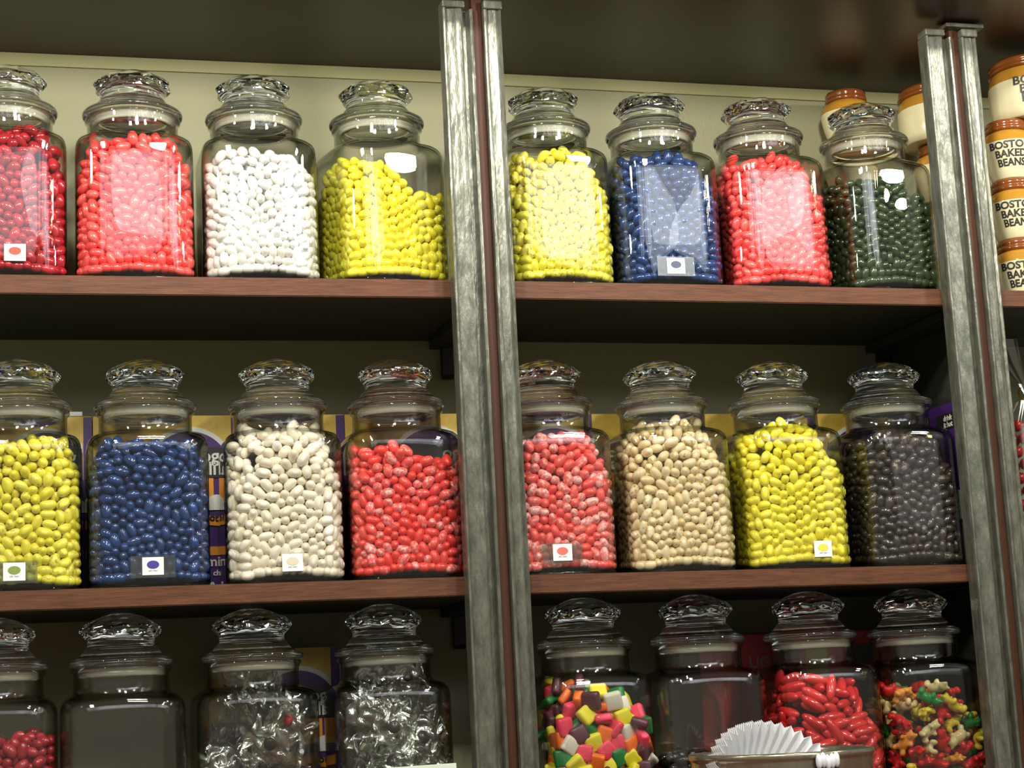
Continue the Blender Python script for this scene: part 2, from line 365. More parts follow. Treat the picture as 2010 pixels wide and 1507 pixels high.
def variant(pack, k):
    """one of eight turned or mirrored copies of a packing"""
    c, d = PACKS[pack]; c = c.copy(); d = d.copy()
    for _ in range(k % 4):
        c[:, 0], c[:, 1] = -c[:, 1].copy(), c[:, 0].copy(); d[:, 0], d[:, 1] = -d[:, 1].copy(), d[:, 0].copy()
    if k >= 4: c[:, 0] *= -1; d[:, 0] *= -1
    return c, d
def frames(c, d, seed, flat=False):
    """rotation matrices: x along the piece, random roll; flat pieces are turned to lie against the nearest glass"""
    rng = np.random.RandomState(seed); n = len(c); R = np.zeros((n, 3, 3))
    if flat:
        near = np.stack([c[:, 0], -c[:, 0], c[:, 1], -c[:, 1]], 1).argmax(1); nv = np.array([(1, 0, 0), (-1, 0, 0), (0, 1, 0), (0, -1, 0)], float)[near]
        edge = np.maximum(abs(c[:, 0]), abs(c[:, 1])) > .050
        z = np.where(edge[:, None] & (rng.rand(n, 1) < .72), nv+rng.normal(size=(n, 3))*.28, rng.normal(size=(n, 3)))
        z /= np.linalg.norm(z, axis=1)[:, None]; q = rng.normal(size=(n, 3)); x = np.cross(q, z); x /= np.linalg.norm(x, axis=1)[:, None]; y = np.cross(z, x)
    else:
        x = d; q = rng.normal(size=(n, 3)); y = np.cross(q, x); y /= np.linalg.norm(y, axis=1)[:, None]; z = np.cross(x, y)
    R[:, :, 0] = x; R[:, :, 1] = y; R[:, :, 2] = z; return R
def batch(name, shape, c, R, mats, mi, parent_mat, scale):
    """many pieces in one mesh, at c with rotations R, in world space; returns object and polygon -> piece index"""
    src = SHAPES[shape]; nv = len(src.vertices); V = np.zeros(nv*3); src.vertices.foreach_get('co', V); V = V.reshape(-1, 3)
    lt = np.array([p.loop_total for p in src.polygons]); lv = np.zeros(len(src.loops), int); src.loops.foreach_get('vertex_index', lv)
    n = len(c); P = np.einsum('nij,vj->nvi', R, V)*np.asarray(scale)[:, None, None]+c[:, None, :]
    me = bpy.data.meshes.new(name); me.vertices.add(n*nv); me.loops.add(n*len(lv)); me.polygons.add(n*len(lt))
    me.vertices.foreach_set('co', P.reshape(-1).astype('f'))
    me.loops.foreach_set('vertex_index', (lv[None]+np.arange(n)[:, None]*nv).reshape(-1))
    ls = np.concatenate([[0], np.cumsum(lt)[:-1]]); me.polygons.foreach_set('loop_start', (ls[None]+np.arange(n)[:, None]*len(lv)).reshape(-1))
    me.polygons.foreach_set('loop_total', np.tile(lt, n)); me.polygons.foreach_set('material_index', np.repeat(mi, len(lt))); me.polygons.foreach_set('use_smooth', [True]*(n*len(lt)))
    me.update(calc_edges=True)
    o = link(name, me, mats); o.matrix_world = parent_mat; return o, np.repeat(np.arange(n), len(lt))

# ------------------------------------------------------------------ jars
A_, CH_ = .0725, .0885
NA = 96
def rad(a, t, th):
    c = a*CH_/A_; q = 22.0
    s = (abs(math.cos(th))/a)**q+(abs(math.sin(th))/a)**q+(abs(math.cos(th-math.pi/4))/c)**q+(abs(math.sin(th-math.pi/4))/c)**q
    return (1-t)*s**(-1/q)+t*a
def loop(a, t, z): return [(rad(a, t, 2*math.pi*i/NA)*math.cos(2*math.pi*i/NA), rad(a, t, 2*math.pi*i/NA)*math.sin(2*math.pi*i/NA), z) for i in range(NA)]
BODY = [(.0685, 0, .0002), (.0712, 0, .0022), (.0722, 0, .0060), (.0725, 0, .011), (.0725, 0, .060), (.0725, 0, .110), (.0725, 0, .160), (.0724, 0, .1700), (.0718, .02, .1760), (.0703, .06, .1810), (.0678, .18, .1850), (.0642, .42, .1878), (.0605, .78, .1896), (.0582, 1, .1912), (.0571, 1, .1940),
        (.0566, 1, .199), (.0566, 1, .2130), (.0572, 1, .2150), (.0590, 1, .2165), (.0598, 1, .2190), (.0594, 1, .2212), (.0575, 1, .2220),
        (.0545, 1, .2216), (.0541, 1, .2190), (.0541, 1, .199), (.0548, 1, .1930), (.0560, 1, .1898), (.0590, .78, .1876), (.0628, .42, .1856), (.0662, .18, .1828), (.0686, .06, .1792), (.0700, .02, .1750), (.0707, 0, .1690), (.0709, 0, .158), (.0709, 0, .110), (.0709, 0, .060), (.0709, 0, .012), (.0702, 0, .0040), (.0686, 0, .0004)]
rings = [loop(*b) for b in BODY]; rings.append(rings[0]); me_body = ring_mesh('jar_body', rings)
BASE = [(.0001, 1, .0035), (.030, .6, .0032), (.058, .1, .0012), (.0662, 0, .0006), (.0672, 0, .0026), (.066, 0, .0034), (.056, .2, .0078), (.038, .6, .0106), (.018, 1, .0120), (.0001, 1, .0124)]
me_base = ring_mesh('jar_base', [loop(*b) for b in BASE])
LID = [(.0001, .2100), (.046, .2100), (.0488, .2108), (.0500, .2130), (.0505, .2225), (.0520, .2232), (.0605, .2232), (.0622, .2245), (.0628, .2268), (.0622, .2292), (.0606, .2306), (.0575, .2318), (.0520, .2345), (.0470, .2385), (.0440, .2430), (.0425, .2452), (.0400, .2456), (.0001, .2456)]
me_lid = lathe('lid_disc', LID, 72)
def knob_mesh():
    """pressed-glass knob: ten lobes and a faceted dome"""
    n = 20; R_ = [(.0001, .2458, 0), (.0402, .2458, 0), (.0398, .2500, .0), (.0405, .2545, .005), (.0440, .2600, .025), (.0476, .2655, .045), (.0472, .2692, .045), (.0400, .2750, .035), (.0270, .2815, -.03), (.0120, .2860, .0), (.0001, .2872, 0)]
    rg = []
    for k, (r, z, s) in enumerate(R_):
        rg.append([(r*(1+s*math.cos(10*t))*math.cos(t), r*(1+s*math.cos(10*t))*math.sin(t), z-(.0012*math.cos(10*t) if 4 <= k <= 6 else 0)) for t in [2*math.pi*i/n for i in range(n)]])
    return ring_mesh('lid_knob', rg)
me_knob = knob_mesh()
me_gask = lathe('gasket', [(.0509, .2105), (.0530, .2105), (.0532, .2130), (.0532, .2222), (.0538, .2225), (.0592, .2225), (.0592, .2230), (.0524, .2230), (.0510, .2222), (.0509, .2105)], 72)
for me, sm in ((me_body, True), (me_base, True), (me_lid, True), (me_knob, False), (me_gask, True)):
    bmx = bmesh.new(); bmx.from_mesh(me)
    bmesh.ops.remove_doubles(bmx, verts=bmx.verts[:], dist=.00008); bmesh.ops.recalc_face_normals(bmx, faces=bmx.faces[:]); bmx.to_mesh(me); bmx.free()
    me.polygons.foreach_set('use_smooth', [sm]*len(me.polygons))
me_knob.polygons.foreach_set('use_smooth', [p.center.z < .258 for p in me_knob.polygons])

def jar(x, z, label, rz=0, yc=.078, group='square glass candy jars with faceted lids', sticker=None, lid_rz=0):
    r = thing('candy_jar', (x, yc, z+zt(x)), label, 'jar', group, rz)
    link('glass_body', me_body, GLASS, r); link('base', me_base, BASEGLASS, r)
    ld = link('lid', me_lid, LIDGLASS, r); ld.rotation_euler = (0, 0, lid_rz)
    link('knob', me_knob, LIDGLASS, ld); link('gasket', me_gask, GASKET, ld)
    if sticker:
        dx, dz, oval, oval2, wide = sticker
        s = box('sticker', (dx-.0125, -.07330, dz-.0105), (dx+.0125, -.07275, dz+.0105), PAPER, r, .0002); s['label'] = 'small square flavour sticker with an oval'
        oc = M('sticker_oval', oval, .5, rgb2=oval2, noise_amt=.3, noise_scale=180)
        e = lathe('oval', [(.0001, 0), (1, 0), (1, .0004), (.0001, .0004)], 24); o = link('oval', e, oc, s); o.rotation_euler = (math.pi/2, 0, 0); o.scale = (.0072, .0048, 1); o.location = (dx, -.07331, dz+.0018)
        tm = text_mesh('jelly bean', .0032, .00005); o = link('lettering', tm, M('sticker_ink', (.25, .25, .25), .6), s); o.rotation_euler = (math.pi/2, 0, 0); o.scale = (.9, 1, .2); o.location = (dx, -.07335, dz-.0062)
        if wide:
            o = box('sticker_holder', (dx-.026, -.07290, dz-.0135), (dx+.026, -.07268, dz+.0125), HOLDER, r)
    return r

REG = []
def fill(j, pack, shape, mats, pick, height, var, label, name, cat, single=None, seed=0, flat=False, sc=(.96, 1.06), keep=.030, group=None, plab=None, zmin=None):
    """pieces of candy inside jar j up to the surface height(x, y); single = ('kind name', fine shape) registers it for individual pieces"""
    c, d = variant(pack, var); R = frames(c, d, seed, flat); rng = np.random.RandomState(seed+50)
    c[:, 2] += .0070+.0120*(1-np.minimum(1, (c[:, 0]**2+c[:, 1]**2)/.085**2))
    c[:, 2] -= .0035
    top = height(c[:, 0], c[:, 1]); ok = c[:, 2] < top
    # clear of the lid's plug and of the shoulder glass
    rr = np.hypot(c[:, 0], c[:, 1]); hz = c[:, 2]
    ok &= (hz < .199) & ~((hz > .1835) & (rr > .0480)) & ~((hz > .1808) & (rr > .0600))
    inner = np.minimum.reduce([.0709-abs(c[:, 0]), .0709-abs(c[:, 1]), .0865-(abs(c[:, 0])+abs(c[:, 1]))/math.sqrt(2)]); 
    ok &= ((inner < keep) & (c[:, 1] < .075)) | (c[:, 2] > np.minimum(top, .19)-.028)
    if zmin is not None: ok &= c[:, 2] > zmin
    c = c[ok]; R = R[ok]; n = len(c); mi = np.array([pick(rng) for _ in range(n)]); s = rng.uniform(*sc, n)
    bpy.context.view_layer.update()
    o, pid = batch(name, shape, c, R, mats, mi, Matrix.Translation(j.location) @ Matrix.Rotation(j.rotation_euler.z, 4, 'Z'), s)
    tag(o, label, cat, group, 'stuff')
    REG.append(dict(o=o, pid=pid, c=c, R=R, mi=mi, s=s, mats=mats, shape=shape, single=single, plab=plab, name=name, label=label, cat=cat, group=group))
    return o
def flat_top(z, amp=.004, sc=40):
    return lambda x, y: z+amp*np.sin(x*sc*1.3+1)*np.cos(y*sc)
def slope(pts, amp=.004, ky=0.0):
    xs, zs = zip(*pts); return lambda x, y: np.interp(x, xs, zs)+amp*np.sin(x*90+y*70)+ky*(y+.06)
NECK = lambda z: (lambda x, y: z+.004*np.sin(x*70)+.003*np.cos(y*90))

one = lambda rng: 0
C = {}
C['coral'] = candy_mat('coral_shell', (.92, .060, .055), (.95, .12, .11), .25, sss=.0)
C['cherry'] = candy_mat('cherry_shell', (.36, .012, .022), (.52, .022, .035), .18)
C['white'] = candy_mat('white_shell', (.76, .745, .70), (.82, .80, .77), .32)
C['lemon'] = candy_mat('lemon_shell', (.88, .78, .03), (.92, .84, .07), .22)
C['lime'] = candy_mat('yellow_green_shell', (.78, .70, .035), (.86, .80, .085), .32, speck=((.45, .30, .03), .02))
C['navy'] = candy_mat('blue_shell', (.010, .035, .14), (.018, .055, .20), .2)
C['forest'] = candy_mat('dark_green_shell', (.022, .042, .018), (.042, .070, .028), .2)
C['cream'] = candy_mat('cream_shell', (.84, .76, .60), (.90, .84, .72), .35)
C['mottled'] = candy_mat('mottled_red_shell', (.86, .045, .035), (.90, .10, .09), .38, speck=((.85, .42, .42), .10))
C['mottled2'] = candy_mat('mottled_pink_shell', (.84, .08, .07), (.88, .16, .14), .4, speck=((.88, .50, .48), .14))
C['beige'] = candy_mat('beige_shell', (.74, .58, .30), (.84, .72, .46), .38, speck=((.50, .32, .10), .03))
C['black'] = candy_mat('black_brown_shell', (.030, .022, .020), (.060, .045, .038), .22, speck=((.20, .17, .12), .02))
C['ruby'] = candy_mat('dark_red_shell', (.34, .012, .025), (.42, .03, .045), .2)
GUM = [candy_mat(n, c, c, .45, coat=.15) for n, c in (('gum_orange', (.90, .17, .012)), ('gum_yellow', (.85, .76, .03)), ('gum_green', (.012, .20, .045)), ('gum_pink', (.86, .055, .12)), ('gum_white', (.74, .72, .62)), ('gum_grape', (.10, .025, .040)))]
def gel(name, c): return M(name, c, .2, .5, trans=.28, ior=1.38, sss=0)
BEAR = [gel(n, c) for n, c in (('bear_red', (.72, .018, .02)), ('bear_yellow', (.85, .68, .05)), ('bear_green', (.02, .30, .07)), ('bear_orange', (.85, .33, .05)), ('bear_clear', (.78, .66, .32)))]
C['capsule'] = candy_mat('red_capsule_shell', (.58, .014, .020), (.72, .04, .04), .16)
C['liquorice'] = candy_mat('liquorice', (.012, .011, .010), (.022, .020, .018), .22)
C['choc'] = candy_mat('dark_chocolate', (.022, .010, .012), (.035, .018, .016), .35)

ROW1 = dict(A=-.5776, B=-.4226, C=-.2686, D=-.1072, E=.1228, F=.2749, G=.4327, H=.5934)
ROW2 = dict(I=-.5622, J=-.4118, K=-.2477, L=-.0958, M=.1028, N=.2641, O=.4267, P=.5928)
ROW3 = dict(Q=-.5917, R=-.4444, S=-.2873, T=-.1223, U=.1381, V=.2923, W=.4518, X=.6035)
jr = {}
J = lambda k, x, z, lab, **kw: jr.setdefault(k, jar(x, z, lab, **kw))
# top row
J('A', ROW1['A'], Z1, 'glass jar of dark cherry-red beans cut by the left edge, on the top shelf', sticker=(.0105, .0285, (.80, .09, .05), (.55, .03, .02), False), rz=.01)
J('B', ROW1['B'], Z1, 'glass jar full of coral-red beans between the cherry-red and white jars', rz=-.015, lid_rz=.2)
J('C', ROW1['C'], Z1, 'top-shelf glass jar of bright white beans filled to below its shoulder', rz=.02, lid_rz=.13)
J('D', ROW1['D'], Z1, 'half-turned jar with a slanting fill of lemon-yellow beans, left of the middle post', rz=.27, lid_rz=.3)
J('E', ROW1['E'], Z1, 'jar of yellow-green beans on the top shelf, right of the middle post', rz=-.02, lid_rz=.05)
J('F', ROW1['F'], Z1, 'jar of blue beans on the top shelf, with a small square sticker', rz=.015, sticker=(-.0046, .0255, (.02, .03, .08), (.10, .12, .2), True), lid_rz=.22)
J('G', ROW1['G'], Z1, 'jar of coral-red beans between the blue and the dark green jars', rz=0, lid_rz=.1)
J('H', ROW1['H'], Z1, 'jar of dark green beans at the right end of the top shelf', rz=.17, lid_rz=.33)
# middle row
J('I', ROW2['I'], Z2, 'jar of yellow-green beans cut by the left edge, on the middle shelf', sticker=(-.0053, .0223, (.30, .36, .06), (.12, .22, .05), True), lid_rz=.1)
J('J', ROW2['J'], Z2, 'jar of blue beans on the middle shelf, left of the cream-white jar', rz=.01, sticker=(.0015, .0242, (.09, .05, .35), (.03, .02, .18), True), lid_rz=.3)
J('K', ROW2['K'], Z2, 'jar of cream-white beans heaped into its neck on the middle shelf', rz=-.01, sticker=(.004, .0237, (.62, .56, .40), (.70, .62, .48), False), lid_rz=.16)
J('L', ROW2['L'], Z2, 'jar with a sloping fill of mottled red beans, left of the middle post', rz=.0, lid_rz=.02)
J('M', ROW2['M'], Z2, 'jar of mottled pinkish-red beans just right of the middle post', rz=-.01, sticker=(-.0074, .0274, (.80, .05, .05), (.85, .25, .2), True), lid_rz=.26)
J('N', ROW2['N'], Z2, 'jar of beige beans filled up into its neck', rz=.01, lid_rz=.12)
J('O', ROW2['O'], Z2, 'jar of lemon-yellow beans on the middle shelf, between beige and black jars', rz=.0, sticker=(.0215, .0248, (.85, .60, .03), (.9, .75, .1), False), lid_rz=.35)
J('P', ROW2['P'], Z2, 'jar of black-brown beans at the right end of the middle shelf', rz=.06, lid_rz=.2)
# bottom row
J('Q', ROW3['Q'], Z3, 'bottom-row jar part full of dark red beans, cut by the left edge', lid_rz=.2)
J('R', ROW3['R'], Z3, 'nearly empty bottom-row jar with dark chocolate pieces at its bottom', lid_rz=.1)
J('S', ROW3['S'], Z3, 'bottom-row jar crammed with clear-wrapped sweets and one red scrap', lid_rz=.33, rz=.05)
J('T', ROW3['T'], Z3, 'bottom-row jar of clear-wrapped sweets behind a white price card', lid_rz=.05)
J('U', ROW3['U'], Z3, 'bottom-row jar of many-coloured square gum pieces', lid_rz=.27, rz=.015)
J('V', ROW3['V'], Z3, 'bottom-row jar holding a little black liquorice, behind the metal tin', lid_rz=.12)
J('W', ROW3['W'], Z3, 'bottom-row jar of long red capsule sweets', lid_rz=.02, rz=.02)
J('X', ROW3['X'], Z3, 'bottom-row jar of assorted gummy bears beside the right-hand post', lid_rz=.3)

JB = ('jelly_bean', 'bean_fine')
def beans(k, mat, height, var, colour, where, mats=None, single=None, seed=None, **kw):
    return fill(jr[k], 'bean', 'bean', mats or [C[mat]], one, height, var, f'mass of {colour} jelly beans filling {where}', 'bulk_jelly_beans', 'candy', single, seed if seed is not None else ord(k), group='jelly beans heaped in jars', plab=(colour, where), **kw)
beans('A', 'cherry', NECK(.195), 0, 'dark cherry-red', 'the top-shelf jar cut by the left edge')
beans('B', 'coral', NECK(.190), 1, 'coral-red', 'the jar left of the bright white one')
beans('C', 'white', flat_top(.170), 2, 'bright white', 'the top-shelf jar')
beans('D', 'lemon', slope([(-.075, .172), (-.040, .166), (-.010, .150), (.012, .122), (.030, .118), (.07, .124)]), 3, 'lemon-yellow', 'the half-turned jar with a slanting surface')
beans('E', 'lime', NECK(.188), 4, 'yellow-green', 'the top-shelf jar right of the middle post')
beans('F', 'navy', NECK(.190), 5, 'blue', 'the top-shelf jar')
beans('G', 'coral', NECK(.192), 6, 'coral-red', 'the jar right of the blue one')
beans('H', 'forest', slope([(-.07, .168), (0, .158), (.04, .142), (.07, .140)]), 7, 'dark green', 'the right-end jar of the top shelf')
beans('I', 'lime', NECK(.182), 2, 'yellow-green', 'the middle-shelf jar cut by the left edge', single=JB)
beans('J', 'navy', flat_top(.1785, .002), 1, 'blue', 'the middle-shelf jar', single=JB)
beans('K', 'cream', NECK(.197), 4, 'cream-white', 'the middle-shelf jar', single=JB)
beans('L', 'mottled', slope([(-.07, .170), (-.02, .163), (.02, .155), (.07, .148)]), 0, 'mottled red', 'the jar left of the middle post')
beans('M', 'mottled2', flat_top(.181, .002), 7, 'mottled pinkish-red', 'the jar right of the middle post')
beans('N', 'beige', NECK(.202), 5, 'beige', 'the jar between pinkish-red and lemon')
beans('O', 'lemon', slope([(-.05, .185), (0, .196), (.05, .200)]), 3, 'lemon-yellow', 'the full middle-shelf jar')
beans('P', 'black', flat_top(.180, .002), 6, 'black-brown', 'the right-end jar of the middle shelf')
beans('Q', 'ruby', slope([(-.07, .150), (.01, .138), (.05, .148)]), 2, 'dark red', 'the bottom-row jar at the left edge', single=JB, zmin=.07)
fill(jr['R'], 'chunk', 'chunk', [C['choc']], one, slope([(-.07, .112), (-.03, .116), (0, .106), (.03, .114), (.07, .108)]), 0, 'dark chocolate pieces heaped in the nearly empty jar', 'bulk_chocolates', 'candy', ('chocolate_piece', 'chunk'), 11,
     plab=('chocolate', 'dark chocolate piece at the bottom of the nearly empty jar'), zmin=.06, group='chocolate pieces in the jar')
GN = ['orange', 'yellow', 'green', 'pink', 'white', 'grape-brown']
fill(jr['U'], 'gum', 'gum', GUM, lambda r: r.choice(6, p=[.17, .19, .15, .19, .12, .18]), slope([(-.07, .180), (-.01, .176), (.03, .160), (.07, .140)], .003), 1, 'mixed square gum pieces deep in the jar', 'bulk_gum', 'candy', ('gum_square', 'gum'), 12, flat=True, sc=(1.02, 1.16),
     plab=('gum', GN), zmin=.03, group='square gum in the jar')
fill(jr['V'], 'stub', 'stub', [C['liquorice']], one, slope([(-.07, .100), (0, .094), (.07, .105)]), 0, 'black liquorice stubs lying in the jar behind the tin', 'bulk_liquorice', 'candy', ('liquorice_stub', 'stub'), 13, plab=('liquorice', 'black liquorice stub in the jar behind the metal tin'), group='liquorice stubs in the jar', zmin=.03)
fill(jr['W'], 'capsule', 'capsule', [C['capsule']], one, slope([(-.07, .176), (0, .170), (.07, .156)], .002), 0, 'long red capsule sweets deep in the jar', 'bulk_capsule_sweets', 'candy', ('capsule_sweet', 'capsule'), 14, plab=('capsule', 'long shiny red capsule sweet in the jar beside the gummy bears'), group='red capsule sweets in the jar', zmin=.02)
BN = ['red', 'yellow', 'green', 'orange', 'pale golden']
fill(jr['X'], 'bear', 'bear', BEAR, lambda r: r.choice(5, p=[.36, .18, .14, .16, .16]), slope([(-.07, .150), (-.02, .156), (.02, .150), (.06, .118)], .004), 1, 'gummy bears deep in the jar', 'bulk_gummy_bears', 'candy', ('gummy_bear', 'bear'), 15, sc=(1.2, 1.35),
     plab=('bear', BN), group='gummy bears in the jar', zmin=.02)

# ------------------------------------------------------------------ pick out the pieces that show largest and make each an object of its own
def ray(px, py):
    return (fw+r2*((px-1005)/F_PX)-u2*((py-753.5)/F_PX)).normalized()
for q in REG:
    q['n'] = np.zeros(len(q['c']), int)
    if not q['single']: continue
    me = q['o'].data; mw = q['o'].matrix_world
    V = np.zeros(len(me.vertices)*3); me.vertices.foreach_get('co', V); V = V.reshape(-1, 3)
    R_ = np.array(mw)[:3, :3]; V = V@R_.T+np.array(mw)[:3, 3]
    t = BVHTree.FromPolygons(V.tolist(), [tuple(p.vertices) for p in me.polygons])
    d = V-np.array(CAM); dep = d@np.array(fw); px = 1005+F_PX*(d@np.array(r2))/dep; py = 753.5-F_PX*(d@np.array(u2))/dep
    for x in np.arange(max(2, px.min()), min(2008, px.max()), 4.0):
        for y in np.arange(max(2, py.min()), min(1505, py.max()), 4.0):
            h = t.ray_cast(CAM, ray(x, y))
            if h[2] is not None: q['n'][q['pid'][h[2]]] += 1
jb = sorted(((int(n), gi, i) for gi, q in enumerate(REG) if q['single'] and q['single'][0] == 'jelly_bean' for i, n in enumerate(q['n']) if n > 0), reverse=True)[:300]
take = {gi: set() for gi in range(len(REG))}
for n, gi, i in jb: take[gi].add(i)
for gi, q in enumerate(REG):
    if q['single'] and q['single'][0] != 'jelly_bean': take[gi] = {int(i) for i in np.argsort(-q['n'])[:290] if q['n'][i] > 1}
FINE = {}
for gi, q in enumerate(REG):
    if not take[gi]: continue
    nm, shp = q['single']; mw = q['o'].matrix_world.copy(); keepm = np.array([i not in take[gi] for i in range(len(q['c']))])
    for i in sorted(take[gi]):
        m = q['mats'][q['mi'][i]]; key = (shp, m.name)
        if key not in FINE:
            me = SHAPES[shp].copy(); me.materials.clear(); me.materials.append(m); me.polygons.foreach_set('use_smooth', [True]*len(me.polygons)); FINE[key] = me
        o = bpy.data.objects.new(nm, FINE[key]); COL.objects.link(o)
        s = q['s'][i]; R_ = q['R'][i]; c = q['c'][i]
        o.matrix_world = mw @ Matrix(((R_[0, 0]*s, R_[0, 1]*s, R_[0, 2]*s, c[0]), (R_[1, 0]*s, R_[1, 1]*s, R_[1, 2]*s, c[1]), (R_[2, 0]*s, R_[2, 1]*s, R_[2, 2]*s, c[2]), (0, 0, 0, 1)))
        pl = q['plab']
        if nm == 'jelly_bean': lab = f'{pl[0]} jelly bean showing through the glass of {pl[1]}'; g = f'{pl[0]} jelly beans behind the glass'
        elif pl[0] == 'gum': lab = f'{pl[1][q["mi"][i]]} square pillow of gum in the jar of mixed gum'; g = f'{pl[1][q["mi"][i]]} gum squares'
        elif pl[0] == 'bear': lab = f'{pl[1][q["mi"][i]]} translucent gummy bear in the jar beside the right-hand post'; g = f'{pl[1][q["mi"][i]]} gummy bears'
        else: lab = pl[1]; g = q['group']+' showing'
        tag(o, lab, 'candy', g)
    old = q['o']; c = q['c'][keepm]
    if len(c):
        o, _ = batch(q['name'], q['shape'], c, q['R'][keepm], q['mats'], q['mi'][keepm], mw, q['s'][keepm]); tag(o, q['label'], q['cat'], q['group'], 'stuff')
    om = old.data; bpy.data.objects.remove(old); bpy.data.meshes.remove(om)

# ------------------------------------------------------------------ clear-wrapped sweets in two bottom jars
def crumple(name, sx, sy, seed, n=16, amp=.5):
    vs = []; fs = []
    for i in range(n+1):
        for k in range(n+1):
            u, v = (i/n-.5)*sx, (k/n-.5)*sy
            p = Vector((u, v, 0)); q = Vector((u*(34 if n < 20 else 50)+seed*7.3, v*(60 if n < 20 else 50), seed*3.1))
            t = abs(noise.noise(q))*1.6+abs(noise.noise(q*2.3))*.8
            tw = 1-.55*math.exp(-(abs(u)/sx*2-.62)**2/.02)
            vs.append((u, v*tw+noise.noise(q*1.7)*.006, amp*(t*.022-.012)*tw+.010*noise.noise(q*.5)))
    for i in range(n):
        for k in range(n):
            a = i*(n+1)+k; fs.append((a, a+1, a+n+2, a+n+1))
    me = mesh(name, vs, fs); bmx = bmesh.new(); bmx.from_mesh(me); bmesh.ops.solidify(bmx, geom=bmx.faces[:], thickness=.0002); bmx.to_mesh(me); bmx.free(); return me
WRAPS = [crumple('wrapper', .085, .062, s) for s in range(4)]
core_dark = M('dark_boiled_sweet', (.030, .022, .022), .25, coat=.4); core_grey = M('smoky_sweet', (.16, .16, .13), .3, coat=.4); core_red = M('red_scrap', (.62, .03, .06), .35)
core_me = lathe('core', [(.0001, -.004), (.009, -.0035), (.011, 0), (.009, .0035), (.0001, .004)], 16)
def wrapped(jk, n, ztop, lab, seed, red=None):
    rng = random.Random(seed); j = jr[jk]; pts = []
    for t in range(n):
        best = None
        for _ in range(30):
            p = (rng.uniform(-.044, .046), rng.uniform(-.050, .035), rng.uniform(.035, ztop))
            dd = min([math.dist(p, q) for q in pts] or [1])-max(0, p[1])*.2
            if best is None or dd > best[0]: best = (dd, p)
        pts.append(best[1])
    for t, p in enumerate(pts):
        isred = red is not None and t == 0
        if isred: p = red
        sq = .68 if p[2] > .165 else .9
        if p[2] > .165: p = (p[0]*.55, p[1]*.55, p[2])
        p = (max(-.036, min(.038, p[0])), max(-.042, min(.040, p[1])), p[2])
        w = j.matrix_world if False else Matrix.Translation(j.location)
        r = thing('wrapped_sweet', w @ Vector(p), 'dark red sweet scrap among the clear wrappers in the crammed jar' if isred else lab, 'candy', None if isred else lab.split(' in ')[0]+'s in jar '+('of the red scrap' if red else 'behind the price card'))
        r.rotation_euler = (rng.uniform(.9, 2.2), rng.uniform(-.6, .6), rng.uniform(-1.2, 1.2)) if rng.random() < .75 else (rng.uniform(0, 3), rng.uniform(0, 3), 0)
        o = link('cellophane', WRAPS[rng.randrange(4)], CELLO, r, True); o.scale = (.80*sq, .9*sq, .9*sq)
        o = link('sweet', core_me if not WRAPS else core_me.copy(), [], r); o.data.materials.clear(); o.data.materials.append(core_red if isred else (core_grey if rng.random() < .45 else core_dark)); o.data.polygons.foreach_set('use_smooth', [True]*len(o.data.polygons)); o.scale = (.85*sq,)*3
wrapped('S', 24, .196, 'sweet wrapped in crumpled clear cellophane in the crammed jar with a red scrap', 4, red=(.036, -.040, .150))
wrapped('T', 24, .196, 'sweet wrapped in crumpled clear cellophane in the jar behind the price card', 9)

# ------------------------------------------------------------------ cartons behind the jars
YEL = M('carton_yellow', (.55, .34, .035), .45, rgb2=(.66, .46, .07), noise_amt=.25, noise_scale=38)
PUR = M('carton_purple', (.055, .014, .13), .4); BLK = M('carton_black', (.012, .012, .012), .4); WHI = M('carton_white', (.70, .70, .62), .5); ORG = M('carton_orange', (.80, .30, .02), .45)
FLAP = M('carton_board', (.62, .63, .58), .6)
def cut_disc(name, r, zmax_cut, x0, x1, m, parent, cx, cz, y, th):
    """disc outline clipped to x0..x1 and above zmax_cut, with thickness"""
    pts = [(cx+r*math.cos(t), cz+r*math.sin(t)) for t in [math.pi*i/48 for i in range(49)]]
    pts = [(min(x1, max(x0, x)), z) for x, z in pts]
    pts += [(min(x1, max(x0, cx-r)), zmax_cut), (min(x1, max(x0, cx+r)), zmax_cut)]
    bm = bmesh.new(); a = [bm.verts.new((x, y, z)) for x, z in pts]; b = [bm.verts.new((x, y+th, z)) for x, z in pts]; n = len(pts)
    bm.faces.new(a); bm.faces.new(b[::-1])
    for i in range(n): bm.faces.new((a[i], b[i], b[(i+1) % n], a[(i+1) % n]))
    bmesh.ops.remove_doubles(bm, verts=bm.verts[:], dist=1e-6); bmesh.ops.recalc_face_normals(bm, faces=bm.faces[:])
    me = bpy.data.meshes.new(name); bm.to_mesh(me); bm.free(); return link(name, me, m, parent)
